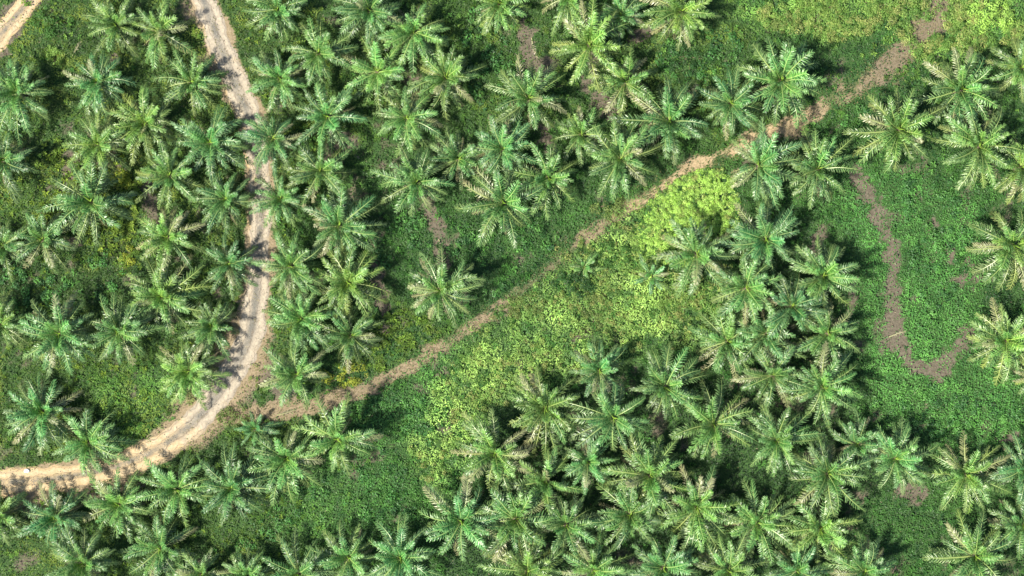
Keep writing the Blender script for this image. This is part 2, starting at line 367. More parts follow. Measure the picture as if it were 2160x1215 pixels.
def build_cover():
    n = 900000
    x = rng.uniform(-84, 84, n); y = rng.uniform(-50, 50, n)
    u = x / M + 1080; v = 607.5 - y / M
    dens, dr, dp, tp = cover_fields(u, v)
    keep = rng.random(n) < dens * 0.62 + 0.012 * (dr > 5)
    x, y, u, v, dp = x[keep], y[keep], u[keep], v[keep], dp[keep]; n = len(x)
    scr = soft_poly(u, v, SCRUB, 40) * (0.45 + 0.55 * sstep(0.35, 0.55, fbm(u, v, 95, 57))); top = soft_poly(u, v, TOPSCRUB, 22); mead = soft_poly(u, v, MEADOW, 30)
    lf = soft_poly(u, v, LEFTFERN, 30); nf = soft_poly(u, v, NEARFERN, 22); dk = soft_poly(u, v, DARKCREEP, 20)
    big = fbm(u, v, 120, 50); mid = fbm(u, v, 30, 52); sm = rng.random(n)
    clump = vn(x, y, 0.75, 54) * 0.6 + vn(x, y, 0.38, 55) * 0.4
    f = np.clip(0.05 + 0.8 * (mid - 0.35) + 0.9 * (clump - 0.3) + 0.25 * (sm - 0.5) + 0.5 * (big - 0.5), 0, 1)
    col = col_mix((0.026, 0.092, 0.024), (0.110, 0.290, 0.052), f)
    left = np.clip(sstep(820, 420, u) + 0.7 * sstep(460, 200, v) * sstep(1750, 1500, u), 0, 1.3)
    col = col * (1 - (0.6 * left)[:, None]) + col_mix((0.042, 0.10, 0.016), (0.20, 0.30, 0.042), f) * (0.6 * left)[:, None]
    m = mead * 0.75; col = col * (1 - m[:, None]) + col_mix((0.045, 0.155, 0.032), (0.145, 0.385, 0.075), f) * m[:, None]
    g = np.clip(scr * sstep(0.28, 0.5, mid) + 0.25 * scr, 0, 1)
    col = col * (1 - g[:, None]) + col_mix((0.12, 0.26, 0.05), (0.38, 0.57, 0.14), np.clip(f + 0.25, 0, 1)) * g[:, None]
    g = np.clip(top * sstep(0.3, 0.5, mid), 0, 1) * 0.8
    col = col * (1 - g[:, None]) + col_mix((0.08, 0.22, 0.04), (0.30, 0.48, 0.10), f) * g[:, None]
    g = np.clip((lf * 0.8 + nf * 0.7) * sstep(0.38, 0.6, fbm(u, v, 22, 60)), 0, 1)
    col = col * (1 - g[:, None]) + col_mix((0.10, 0.17, 0.02), (0.30, 0.36, 0.05), f) * g[:, None]
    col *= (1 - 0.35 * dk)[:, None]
    gv = soft_poly(u, v, GROVE, 25); col = col * (1 - 0.75 * gv[:, None]) + np.array([[0.018, 0.05, 0.017]]) * 0.75 * gv[:, None]  # deep shade under the grove crowns put into the cover colour
    col *= (0.8 + 0.45 * rng.random(n))[:, None]
    col *= (0.62 + 0.95 * fbm(u, v, 62, 58))[:, None]
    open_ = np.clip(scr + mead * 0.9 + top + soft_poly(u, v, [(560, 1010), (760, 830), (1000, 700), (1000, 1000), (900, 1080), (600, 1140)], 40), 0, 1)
    col *= (0.66 + 0.40 * open_)[:, None]  # palm shade painted into the leaf colour outside the open ground
    lawn = soft_poly(u, v, [(190, 790), (350, 770), (385, 840), (340, 900), (250, 945), (215, 880)], 22) * sstep(0.3, 0.55, fbm(u, v, 45, 61))
    col = col * (1 - 0.85 * lawn[:, None]) + col_mix((0.07, 0.21, 0.03), (0.24, 0.46, 0.08), f) * 0.85 * lawn[:, None]
    yp = sstep(0.55, 0.68, fbm(u, v, 48, 59)) * left * 0.5
    col = col * (1 - yp[:, None]) + col_mix((0.12, 0.19, 0.025), (0.34, 0.42, 0.06), f) * yp[:, None]
    tall = 1 + 0.9 * scr + 0.5 * top
    z = gz(x, y) + lump(x, y) * tall * (0.55 + 0.9 * big) + rng.random(n) * 0.05
    e = 0.12
    gx = (lump(x + e, y) - lump(x - e, y)) / (2 * e); gy = (lump(x, y + e) - lump(x, y - e)) / (2 * e)
    Nb = np.stack([-gx * 0.8, -gy * 0.8, np.ones(n)], 1)
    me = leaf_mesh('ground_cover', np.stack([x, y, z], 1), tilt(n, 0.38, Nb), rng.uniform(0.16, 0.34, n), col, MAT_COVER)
    o = link(bpy.data.objects.new('ground_cover', me))
    tag(o, 'green creeping ground cover between and around the palms', 'ground cover', kind='stuff')
build_cover()

def build_grass():
    """dry grass and litter along the footpath, the road verges and on the bare strips"""
    n = 260000
    x = rng.uniform(-84, 84, n); y = rng.uniform(-50, 50, n)
    u = x / M + 1080; v = 607.5 - y / M
    dr, tr = band(u, v, ROAD); ds, _ = band(u, v, SPUR); dp, tp = band(u, v, PATH)
    rag = (fbm(u, v, 24, 71) - 0.5) * 34
    wide = np.interp(tp, [0, 3, 6, 9, 10, 11, 12, 15, 18, 21], [12, 14, 16, 30, 36, 40, 40, 26, 30, 40])
    p = 1.0 * sstep(wide, wide * 0.2, dp + rag) * (0.8 + 0.2 * sstep(-12, 6, dp + rag * 0.6))
    verge = sstep(46, 8, dr + rag) * sstep(0, 12, dr) * (0.25 + 0.6 * sstep(11.5, 12.5, tr) * sstep(17, 15.5, tr))
    p = np.maximum(p, verge)
    p = np.maximum(p, 0.05 * (fbm(u, v, 40, 73) > 0.55) * (dr > 4) * (ds > 4))
    # tufts on the crown of the road
    d0, _ = seg_dist(u, v, ROAD)
    p = np.maximum(p, 0.6 * (d0 < 9) * sstep(0.46, 0.60, fbm(u, v, 22, 77)))
    p = np.maximum(p, 0.55 * sstep(-12, -2, dr) * (dr < 3) * sstep(0.46, 0.6, fbm(u, v, 18, 79)))
    k = rng.random(n) < p
    x, y, u, v = x[k], y[k], u[k], v[k]; n = len(x)
    f = np.clip(fbm(u, v, 26, 75) * 1.4 - 0.3 + 0.4 * (rng.random(n) - 0.5), 0, 1)
    col = col_mix((0.38, 0.33, 0.18), (0.19, 0.22, 0.07), f) * rng.uniform(0.6, 1.15, n)[:, None]
    z = gz(x, y) + 0.06 + rng.random(n) * 0.14
    me = leaf_mesh('dry_grass', np.stack([x, y, z], 1), tilt(n, 0.7), rng.uniform(0.16, 0.38, n), col, MAT_GRASS, asp=0.22, fold=0.04)
    o = link(bpy.data.objects.new('dry_grass', me))
    tag(o, 'straw coloured dry grass beside the footpath and the road', 'grass', kind='stuff')
build_grass()

def build_weeds():
    """ferns and broad-leaved weeds standing out of the creepers"""
    n = 60000
    x = rng.uniform(-84, 84, n); y = rng.uniform(-50, 50, n)
    u = x / M + 1080; v = 607.5 - y / M
    dens, dr, dp, tp = cover_fields(u, v)
    mead = soft_poly(u, v, MEADOW, 30)
    sp = fbm(u, v, 36, 101); left = np.clip(sstep(900, 500, u) + 0.5 * sstep(420, 150, v), 0, 1)
    lf = np.clip(soft_poly(u, v, LEFTFERN, 30) + soft_poly(u, v, NEARFERN, 22), 0, 1)
    p = (0.04 + 0.5 * sstep(0.5, 0.68, sp) + 0.35 * lf) * (0.3 + 0.7 * dens) * (dr > 4) * (1 - 0.8 * mead) * sstep(-4, 8, dp)
    k = rng.random(n) < p
    x, y, u, v, left, lf, sp = x[k], y[k], u[k], v[k], left[k], lf[k], sp[k]; n = len(x)
    kk = 8
    L = rng.uniform(0.32, 0.75, n) * (1 + 0.3 * lf); hgt = rng.uniform(0.15, 0.55, n)
    f = rng.random(n); yel = np.clip(0.75 * left * rng.random(n) * 1.3 + 0.6 * lf, 0, 1)
    base = col_mix((0.03, 0.10, 0.025), (0.10, 0.26, 0.055), f) * (1 - yel[:, None]) + col_mix((0.11, 0.19, 0.03), (0.28, 0.39, 0.06), f) * yel[:, None]
    az = rng.random(n)[:, None] * 6.28 + np.arange(kk)[None, :] * (6.2832 / kk) + rng.normal(0, 0.35, (n, kk))
    ln = L[:, None] * rng.uniform(0.6, 1.15, (n, kk)); el = rng.uniform(0.15, 0.95, (n, kk))
    T = np.stack([np.cos(az) * np.cos(el), np.sin(az) * np.cos(el), np.sin(el)], 2)
    B = np.stack([-np.sin(az), np.cos(az), 0 * az], 2); U = np.cross(T, B)
    O = np.stack([x, y, gz(x, y) + hgt], 1)[:, None, :]
    s = ln[:, :, None]
    b = O + T * s * 0.05; m = O + T * s * 0.55; t = O + T * s * 0.9 - np.array([0, 0, 1.0]) * s * 0.38
    wd = s * rng.uniform(0.10, 0.2, (n, 1, 1))
    V = np.stack([b, m + B * wd - U * wd * .4, t, m - B * wd - U * wd * .4], 2).reshape(-1, 3)
    q = n * kk; bs = np.arange(q)[:, None] * 4
    F = np.concatenate([bs + np.array([[0, 3, 2]]), bs + np.array([[0, 2, 1]])], 1)
    col = (base[:, None, :] * rng.uniform(0.75, 1.25, (n, kk, 1))).reshape(-1, 3)
    cc = np.concatenate([col, np.ones((q, 1))], 1).repeat(4, 0)
    me = mesh_from('weeds', V, F.ravel(), np.full(2 * q, 3), [('tint', 'FLOAT_COLOR', cc)], [MAT_COVER])
    o = link(bpy.data.objects.new('weeds', me)); tag(o, 'ferns and leafy weeds standing among the palms', 'weeds', kind='stuff')
build_weeds()

def build_litter():
    """broken leaf litter over bare soil and the weeded circles round the trunks"""
    n = 160000
    x = rng.uniform(-84, 84, n); y = rng.uniform(-50, 50, n)
    u = x / M + 1080; v = 607.5 - y / M
    dens, dr, dp, tp = cover_fields(u, v)
    p = (1 - dens) * 0.26 * (dr > 2) + 0.03
    p *= sstep(0.3, 0.6, fbm(u, v, 14, 111)) + 0.2
    k = rng.random(n) < p
    x, y = x[k], y[k]; n = len(x)
    col = col_mix((0.09, 0.065, 0.045), (0.34, 0.29, 0.21), rng.random(n) ** 1.6)
    gr = rng.random(n) < 0.25; col[gr] = np.array([0.08, 0.17, 0.04])
    me = leaf_mesh('leaf_litter', np.stack([x, y, gz(x, y) + 0.04 + rng.random(n) * 0.05], 1), tilt(n, 0.35), rng.uniform(0.1, 0.45, n), col, MAT_GRASS, asp=0.3, fold=0.03)
    o = link(bpy.data.objects.new('leaf_litter', me)); tag(o, 'brown leaf litter on the bare soil', 'litter', kind='stuff')
build_litter()

def build_gravel():
    """dark stones on the crown of the dirt road and along its runnels"""
    n = 120000
    x = rng.uniform(-80, -20, n); y = rng.uniform(-45, 46, n)
    u = x / M + 1080; v = 607.5 - y / M
    d0, t = seg_dist(u, v, ROAD); dr, _ = band(u, v, ROAD)
    p = 0.8 * sstep(11, 3, d0 + (fbm(u, v, 18, 131) - 0.5) * 22) * sstep(0.42, 0.58, fbm(u, v, 34, 133)) + 0.05 * (dr < -3)
    k = rng.random(n) < p; x, y = x[k], y[k]; n = len(x)
    s = rng.uniform(0.03, 0.09, n)[:, None]; c = np.stack([x, y, gz(x, y) + 0.07], 1)
    oct_ = np.array([[1, 0, 0], [0, 1, 0], [-1, 0, 0], [0, -1, 0], [0, 0, .8], [0, 0, -.8]])
    V = (c[:, None, :] + oct_[None] * s[:, :, None] * rng.uniform(0.6, 1.3, (n, 6, 1))).reshape(-1, 3)
    f = np.array([[0, 1, 4], [1, 2, 4], [2, 3, 4], [3, 0, 4], [1, 0, 5], [2, 1, 5], [3, 2, 5], [0, 3, 5]])
    F = (np.arange(n)[:, None, None] * 6 + f[None]).reshape(-1)
    col = col_mix((0.13, 0.13, 0.12), (0.36, 0.33, 0.28), rng.random(n) ** 2)
    cc = np.concatenate([col, np.ones((n, 1))], 1).repeat(6, 0)
    o = link(bpy.data.objects.new('gravel', mesh_from('gravel', V, F, np.full(8 * n, 3), [('tint', 'FLOAT_COLOR', cc)], [MAT_STONE])))
    tag(o, 'dark gravel strewn along the crown of the dirt road', 'gravel', kind='stuff')
MAT_STONE = leaf_stuff_mat('stones', 0.9, 0.0, 0.2)
build_gravel()

# ------------------------------------------------------------------ shrubs
def lobes_cloud(centres, per, col_a, col_b, smin, smax):
    """leaves over the upper part of many lobes: centres = (x, y, z, radius)"""
    P = []; Nn = []; Cc = []
    for (cx, cy, cz, r) in centres:
        k = int(per * r * r) + 6
        d = rng.normal(0, 1, (k, 3)); d[:, 2] = np.abs(d[:, 2]) * 0.9 + 0.05 - 0.3 * (rng.random(k) < 0.25)
        d /= np.linalg.norm(d, axis=1)[:, None]
        rr = r * (0.72 + 0.36 * rng.random(k))
        rr *= 0.8 + 0.4 * vn(d[:, 0] * 3 + cx, d[:, 1] * 3 + cy, 1.0, 80)
        P.append(np.array([[cx, cy, cz]]) + d * rr[:, None] * np.array([[1, 1, 0.85]]))
        Nn.append(d)
        f = np.clip(rng.random(k) * 0.7 + 0.3 * rng.random(), 0, 1)
        if isinstance(col_a, list): ca, cb = col_a[int(rng.integers(len(col_a)))]
        else: ca, cb = col_a, col_b
        Cc.append(col_mix(ca, cb, f) * rng.uniform(0.75, 1.15))
    P = np.concatenate(P); Nn = np.concatenate(Nn); Cc = np.concatenate(Cc)
    P[:, 2] = np.maximum(P[:, 2], gz(P[:, 0], P[:, 1]) + 0.05)
    return P, Nn, Cc, rng.uniform(smin, smax, len(P))
def stems_mesh(name, base, tops, r0):
    V = []; L = []; Sz = []
    for (tx, ty, tz) in tops:
        k = len(V)
        for (x, y, z, r) in ((base[0], base[1], base[2] - 0.1, r0), (base[0] + (tx - base[0]) * .45, base[1] + (ty - base[1]) * .45, base[2] + (tz - base[2]) * .65, r0 * .7), (tx, ty, tz, r0 * .35)):
            for a in range(6): V.append((x + r * math.cos(a * math.pi / 3), y + r * math.sin(a * math.pi / 3), z))
        for ring in range(2):
            for a in range(6):
                b = (a + 1) % 6; L += [k + ring * 6 + a, k + ring * 6 + b, k + ring * 6 + 6 + b, k + ring * 6 + 6 + a]; Sz.append(4)
    return mesh_from(name, V, L, Sz, mats=[MAT_STEM])
def shrub(px, py, rx, ry, h, ca, cb, label, rot=0.0, n=None, per=150, lr=(0.35, 0.75), poly=None, leaf=(0.13, 0.26), group='shrubs in the clearings'):
    cx, cy = float(wx(px)), float(wy(py)); cz = float(gz(cx, cy))
    cen = []
    n = n or max(8, int(rx * ry * M * M * 4.2))
    while len(cen) < n:
        a = rnd.uniform(-1, 1); b = rnd.uniform(-1, 1)
        if poly:
            pu, pv = px + a * rx, py + b * ry
            if not bool(inside(np.array([pu]), np.array([pv]), poly)[0]): continue
            dd = float(seg_dist(np.array([pu]), np.array([pv]), poly + [poly[0]])[0][0]); prof = min(1, 0.3 + dd / 45)
            x, y = float(wx(pu)), float(wy(pv))
        else:
            q = a * a + b * b
            if q > 1: continue
            prof = math.sqrt(1.05 - q)
            x0, y0 = a * rx * M, b * ry * M
            x, y = cx + x0 * math.cos(rot) - y0 * math.sin(rot), cy + x0 * math.sin(rot) + y0 * math.cos(rot)
        r = rnd.uniform(*lr)
        cen.append((x - cx, y - cy, float(gz(x, y)) - cz + max(0.1, h * prof * rnd.uniform(0.55, 1.0) - r * 0.6), r))
    P, Nn, Cc, Sz = lobes_cloud([(a + cx, b + cy, c + cz, r) for a, b, c, r in cen], per, ca, cb, *leaf)
    P -= np.array([[cx, cy, cz]])
    root = empty('shrub', (cx, cy, cz)); tag(root, label, 'shrub', group)
    nn = Nn + rng.normal(0, 0.45, Nn.shape); nn[:, 2] += 0.45; nn /= np.linalg.norm(nn, axis=1)[:, None]
    fo = link(bpy.data.objects.new('foliage', leaf_mesh('shrub_foliage', P, nn, Sz, Cc, MAT_BUSH, asp=0.7)), root)
    tops = [(c[0], c[1], c[2]) for c in rnd.sample(cen, min(7, len(cen)))]
    link(bpy.data.objects.new('stem', stems_mesh('shrub_stem', (0, 0, 0), tops, 0.06)), root)
    return root
LIMEc = ((0.30, 0.52, 0.07), (0.52, 0.77, 0.20)); YEL = ((0.22, 0.30, 0.03), (0.46, 0.50, 0.07)); GRN = ((0.04, 0.12, 0.025), (0.11, 0.26, 0.05))
DRK = ((0.02, 0.075, 0.02), (0.06, 0.16, 0.04)); OLV = ((0.10, 0.17, 0.04), (0.24, 0.32, 0.09)); BRG = ((0.12, 0.26, 0.05), (0.30, 0.46, 0.10))
shrub(1448, 456, 114, 106, 0.85, [LIMEc] * 7 + [((0.16, 0.32, 0.05), (0.34, 0.54, 0.12)), ((0.09, 0.2, 0.04), (0.2, 0.38, 0.08)), ((0.34, 0.46, 0.10), (0.60, 0.72, 0.24))], None, 'low bright lime thicket of shrub filling the corner beside the sandy footpath', n=1500, per=260, lr=(0.18, 0.46), poly=LIME, leaf=(0.11, 0.23))
shrub(730, 792, 56, 24, 1.3, *YEL, 'low yellow-flecked shrub between the footpath and the palms right of the road bend', rot=0.1)
shrub(1210, 598, 44, 34, 1.7, *DRK, 'dark green shrub on the upper left side of the central clearing')
shrub(1292, 535, 42, 34, 1.6, *GRN, 'mid green shrub between the footpath and the lime thicket')
shrub(1282, 432, 38, 24, 1.1, *OLV, 'olive shrub on the left verge of the footpath above the lime thicket')
shrub(1730, 18, 58, 24, 1.8, *BRG, 'wide light green shrub at the top edge left of the bare grey ground')
shrub(1655, 48, 34, 20, 1.4, *OLV, 'small olive shrub just above the tall-fronded palm near the top edge')
shrub(1850, 14, 48, 22, 1.8, *BRG, 'light green shrub at the top edge hard against the bare grey ground')
shrub(2086, 36, 50, 44, 2.4, *LIMEc, 'rounded lime shrub near the top right corner')
shrub(2030, 74, 34, 34, 1.8, *BRG, 'green shrub touching the lower left of the rounded lime corner shrub')
shrub(1180, 160, 18, 16, 1.3, *BRG, 'tiny bright shrub between two palms below the upper bare soil strip')
shrub(500, 880, 42, 24, 1.4, *OLV, 'olive shrub on the outer verge of the dirt road below its bend')
shrub(272, 540, 16, 26, 1.0, *YEL, 'yellowish fern shrub at the right end of the dark creeper patch')
shrub(110, 48, 44, 34, 1.4, *GRN, 'deep green shrub beside the sandy track in the top left corner')
shrub(116, 118, 20, 28, 1.1, *BRG, 'yellow-green shrub under the deep green one by the corner track')
shrub(256, 374, 28, 22, 1.3, *YEL, 'yellow-lime shrub among the palms left of the upper road')
shrub(1452, 120, 60, 44, 1.3, *DRK, 'broad dark green shrub left of the tall-fronded palm near the top')
shrub(1390, 640, 70, 34, 1.0, *BRG, 'low bright shrub spread over the middle of the central clearing')
shrub(1240, 660, 56, 40, 0.9, *OLV, 'low yellowish shrub at the heart of the central clearing')
shrub(1120, 650, 50, 30, 0.9, *OLV, 'low yellowish shrub by the footpath at the clearing\'s left end')

CREEPS = [[(955, 480), (1180, 425), (1215, 500), (1040, 625), (960, 590)], [(795, 440), (900, 450), (905, 600), (850, 625), (790, 560)],
          [(1370, 60), (1570, 60), (1560, 190), (1380, 180)], DARKCREEP, [(740, 850), (900, 830), (930, 920), (850, 1010), (760, 960)],
          [(700, 1000), (900, 960), (880, 1090), (500, 1160), (460, 1120)], [(1760, 240), (1860, 200), (1850, 350), (1790, 340)], [(980, 20), (1090, 20), (1100, 190), (1010, 260), (960, 210)],
          [(1800, 850), (2000, 800), (2160, 850), (2160, 930), (1980, 940), (1860, 900)], [(1900, 360), (2060, 380), (2050, 560), (1960, 700), (1920, 560)]]
def build_creepers():
    cen = []
    for poly in CREEPS:
        us = [p[0] for p in poly]; vs = [p[1] for p in poly]
        m = int((max(us) - min(us)) * (max(vs) - min(vs)) * M * M * 0.75)
        for _ in range(m):
            u = rnd.uniform(min(us), max(us)); v = rnd.uniform(min(vs), max(vs))
            if not inside(np.array([u]), np.array([v]), poly)[0] or float(fbm(u, v, 40, 120)) < 0.42: continue
            x, y = float(wx(u)), float(wy(v)); r = rnd.uniform(0.3, 0.8)
            if float(seg_dist(np.array([u]), np.array([v]), PATH)[0][0]) < 18: continue
            cen.append((x, y, float(gz(x, y)) + rnd.uniform(0.0, 0.35), r))
    P, Nn, Cc, Sz = lobes_cloud(cen, 110, [((0.03, 0.11, 0.03), (0.10, 0.29, 0.06)), ((0.04, 0.14, 0.03), (0.14, 0.35, 0.07)), ((0.02, 0.08, 0.025), (0.07, 0.2, 0.05))], None, 0.15, 0.36)
    nn = Nn + rng.normal(0, 0.4, Nn.shape); nn[:, 2] += 0.6; nn /= np.linalg.norm(nn, axis=1)[:, None]
    o = link(bpy.data.objects.new('creepers', leaf_mesh('creepers', P, nn, Sz, Cc, MAT_COVER, asp=0.8)))
    tag(o, 'mounded dark green creepers on the open ground', 'creepers', kind='stuff')
build_creepers()

def build_scrub():
    cen = []
    while len(cen) < 900:
        u = rnd.uniform(840, 1510); v = rnd.uniform(430, 1020)
        if float(soft_poly(np.array([u]), np.array([v]), SCRUB, 30)[0]) < rnd.random() or float(fbm(u, v, 34, 90)) < 0.42: continue
        x, y = float(wx(u)), float(wy(v)); r = rnd.uniform(0.22, 0.55)
        cen.append((x, y, float(gz(x, y)) + rnd.uniform(0.1, 0.55), r))
    while len(cen) < 1500:
        u = rnd.uniform(1260, 1560); v = rnd.uniform(350, 700)
        if float(fbm(u, v, 30, 91)) < 0.42 or (v < 550 and float(soft_poly(np.array([u]), np.array([v]), LIME, 34)[0]) < rnd.random() + 0.02): continue
        x, y = float(wx(u)), float(wy(v)); r = rnd.uniform(0.2, 0.5)
        cen.append((x, y, float(gz(x, y)) + rnd.uniform(0.1, 0.5), r))
    while len(cen) < 2250:
        u = rnd.uniform(1560, 2170); v = rnd.uniform(-20, 150)
        if not inside(np.array([u]), np.array([v]), TOPSCRUB)[0] or float(fbm(u, v, 34, 90)) < 0.45: continue
        x, y = float(wx(u)), float(wy(v)); r = rnd.uniform(0.25, 0.75)
        cen.append((x, y, float(gz(x, y)) + rnd.uniform(0.1, 0.9), r))
    P, Nn, Cc, Sz = lobes_cloud(cen, 190, [((0.14, 0.26, 0.05), (0.42, 0.56, 0.15)), ((0.10, 0.22, 0.04), (0.26, 0.44, 0.10)), ((0.18, 0.24, 0.06), (0.46, 0.50, 0.17)), ((0.06, 0.16, 0.03), (0.18, 0.34, 0.07))], None, 0.11, 0.27)
    nn = Nn + rng.normal(0, 0.5, Nn.shape); nn[:, 2] += 0.5; nn /= np.linalg.norm(nn, axis=1)[:, None]
    o = link(bpy.data.objects.new('scrub', leaf_mesh('scrub', P, nn, Sz, Cc, MAT_BUSH)))
    tag(o, 'knee-high yellowish scrub over the central and top right clearings', 'scrub', kind='stuff')
build_scrub()

# ------------------------------------------------------------------ oil palm
def frond_mesh(name, e0, bend, L, seed, leaf_len=0.93, pairs=48, stalk=0.17, droop=1.0, sweep=None):
    r = random.Random(seed)
    V = []; F = []; S_ = []; AL = []; VA = []; ED = []; MI = []
    def add(pts, al, va, ed): 
        k = len(V); V.extend(pts); AL.extend(al); VA.extend([va] * len(pts)); ED.extend(ed); return k
    n = 16; sw = r.uniform(-0.30, 0.30) if sweep is None else sweep
    pts = []; p = Vector((0.12, 0, 0)); yaw = 0.0
    for i in range(n + 1):
        s = i / n
        el = e0 - bend * s ** 1.25
        pts.append((p.copy(), el, yaw))
        d = Vector((math.cos(el) * math.cos(yaw), math.cos(el) * math.sin(yaw), math.sin(el)))
        p = p + d * (L / n); yaw += sw / n * (0.5 + s)
    def at(s):
        f = min(max(s, 0) * n, n - 1e-6); i = int(f); t = f - i
        a, b = pts[i], pts[i + 1]
        return a[0].lerp(b[0], t), a[1] + (b[1] - a[1]) * t, a[2] + (b[2] - a[2]) * t
    # midrib, four-sided, tapering
    prev = None
    for i in range(0, n + 1):
        p, el, yw = pts[i]; s = i / n
        T = Vector((math.cos(el) * math.cos(yw), math.cos(el) * math.sin(yw), math.sin(el)))
        R = Vector((math.sin(yw), -math.cos(yw), 0)); U = R.cross(T)
        wd = 0.085 * (1 - s) ** 0.8 + 0.010
        k = add([p + R * wd, p + U * wd * 0.7, p - R * wd, p - U * wd * 0.6], [s] * 4, 0.2, [0] * 4)
        if prev is not None:
            for a in range(4):
                b = (a + 1) % 4; F.extend([prev + a, prev + b, k + b, k + a]); S_.append(4); MI.append(1)
        prev = k
    roll = r.uniform(-0.4, 0.4)
    for side in (1, -1):
        s = stalk
        gap = (1 - stalk) / pairs
        clump = 0
        while s < 0.995:
            s2 = (s - stalk) / (1 - stalk)
            prof = (0.42 + 0.58 * math.sin(min(1, s2 / 0.38) * math.pi / 2)) * (1 - 0.55 * max(0, (s2 - 0.55) / 0.45) ** 2.2)
            ll = leaf_len * prof * r.uniform(0.86, 1.08) * (1.08, 1.0, 0.72)[clump % 3]
            p, el, yw = at(s)
            T = Vector((math.cos(el) * math.cos(yw), math.cos(el) * math.sin(yw), math.sin(el)))
            R = Vector((math.sin(yw), -math.cos(yw), 0)) * side; U = Vector((math.sin(yw), -math.cos(yw), 0)).cross(T)
            fwd = math.radians(72 - 34 * s2 ** 1.5 + r.uniform(-5, 5) + (0, 7, -4)[clump % 3])          # angle between leaflet and midrib
            lift = math.radians(r.choice((22, -4, -30)) + r.uniform(-8, 8)) + roll * side   # leaflets leave in several planes
            out = (R * math.cos(lift) + U * math.sin(lift))
            d1 = (T * math.cos(fwd) + out * math.sin(fwd)).normalized()
            g = Vector((0, 0, -1))
            q1 = p + d1 * ll * 0.45 + g * ll * 0.03
            d2 = (d1 + g * (0.75 * droop * r.uniform(0.5, 1.5)) + T * 0.2).normalized()
            q2 = q1 + d2 * ll * 0.33
            d3 = (d2 + g * (0.75 * droop) + T * 0.15).normalized()
            q3 = q2 + d3 * ll * 0.27
            wdir = d1.cross(U * math.cos(lift) - R * math.sin(lift)).normalized()
            wd = 0.044 * (0.6 + 0.5 * prof)
            va = r.random()
            k = add([p - wdir * wd * .5, p + wdir * wd * .5, q1 - wdir * wd, q1 + wdir * wd, q2 - wdir * wd * .8, q2 + wdir * wd * .8, q3],
                    [s] * 7, va, [0, 0, .35, .35, .7, .7, 1])
            F.extend([k, k + 1, k + 3, k + 2, k + 2, k + 3, k + 5, k + 4, k + 4, k + 5, k + 6]); S_.extend([4, 4, 3]); MI.extend([0, 0, 0])
            clump += 1
            s += gap * r.uniform(0.5, 1.5) * (1.9 if r.random() < 0.07 else 1.0)
    return mesh_from(name, [tuple(v) for v in V], F, S_, [('along', 'FLOAT', AL), ('vary', 'FLOAT', VA), ('edge', 'FLOAT', ED)], [MAT_LEAF, MAT_RACH], MI)

rd = math.radians
#            elevation bend length
AGES = [(78, 30, 3.6), (64, 48, 4.7), (50, 62, 5.7), (36, 68, 6.1), (20, 66, 5.9), (2, 58, 5.6)]
FROND = [[frond_mesh('frond_age_%d' % a, rd(e + random.Random(a * 9 + k).uniform(-6, 6)), rd(b + random.Random(a * 7 + k).uniform(-12, 14)), L * random.Random(a * 5 + k).uniform(0.93, 1.07), 100 * a + k)
          for k in range(5)] for a, (e, b, L) in enumerate(AGES)]
DEAD = [frond_mesh('dead_frond', rd(-22 + 8 * k), rd(48), 5.0, 900 + k, leaf_len=0.7, pairs=30, droop=1.8) for k in range(3)]
FLAT = [frond_mesh('fallen_frond', rd(2), rd(3), 4.2, 950 + k, leaf_len=0.55, pairs=26, droop=0.15, sweep=0.3 - 0.3 * k) for k in range(3)]

def trunk_mesh():
    V = []; F = []; S_ = []; r = random.Random(5); rings, sd = 26, 14
    for i in range(rings + 1):
        t = i / rings; base = 0.42 - 0.10 * min(1, t * 3) + 0.10 * sstep(0.75, 1.0, t)
        for a in range(sd):
            an = 2 * math.pi * (a + 0.5 * (i % 2)) / sd
            rr = base * (1.16 if (a + i // 2) % 2 else 0.88) * r.uniform(0.92, 1.08)
            V.append((rr * math.cos(an), rr * math.sin(an), t))
    for i in range(rings):
        for a in range(sd):
            b = (a + 1) % sd; F += [i * sd + a, i * sd + b, (i + 1) * sd + b, (i + 1) * sd + a]; S_.append(4)
    k = len(V); V.append((0, 0, 1.03))
    for a in range(sd): F += [rings * sd + a, rings * sd + (a + 1) % sd, k]; S_.append(3)
    return mesh_from('trunk', V, F, S_, mats=[MAT_TRUNK])
TRUNK = trunk_mesh()
def spear_mesh(seed):
    r = random.Random(seed); V = []; F = []; S_ = []
    for q in range(3):
        an = r.uniform(0, 6.28); lean = r.uniform(0.15, 0.5); L = r.uniform(1.2, 2.1); k = len(V); n = 6
        for i in range(n + 1):
            t = i / n; wd = 0.05 + 0.11 * math.sin(math.pi * min(1, t * 1.1)) * (1 - t) ** 0.3
            if i == n: wd = 0.008
            cx = math.cos(an) * lean * t * t * L; cy = math.sin(an) * lean * t * t * L; cz = t * L
            for a in range(5): V.append((cx + wd * math.cos(a * 1.2566), cy + wd * math.sin(a * 1.2566), cz))
        for i in range(n):
            for a in range(5):
                b = (a + 1) % 5; F += [k + i * 5 + a, k + i * 5 + b, k + i * 5 + 5 + b, k + i * 5 + 5 + a]; S_.append(4)
    return mesh_from('spear_leaf', V, F, S_, mats=[MAT_SPEAR], smooth=True)
SPEAR = [spear_mesh(k) for k in range(4)]

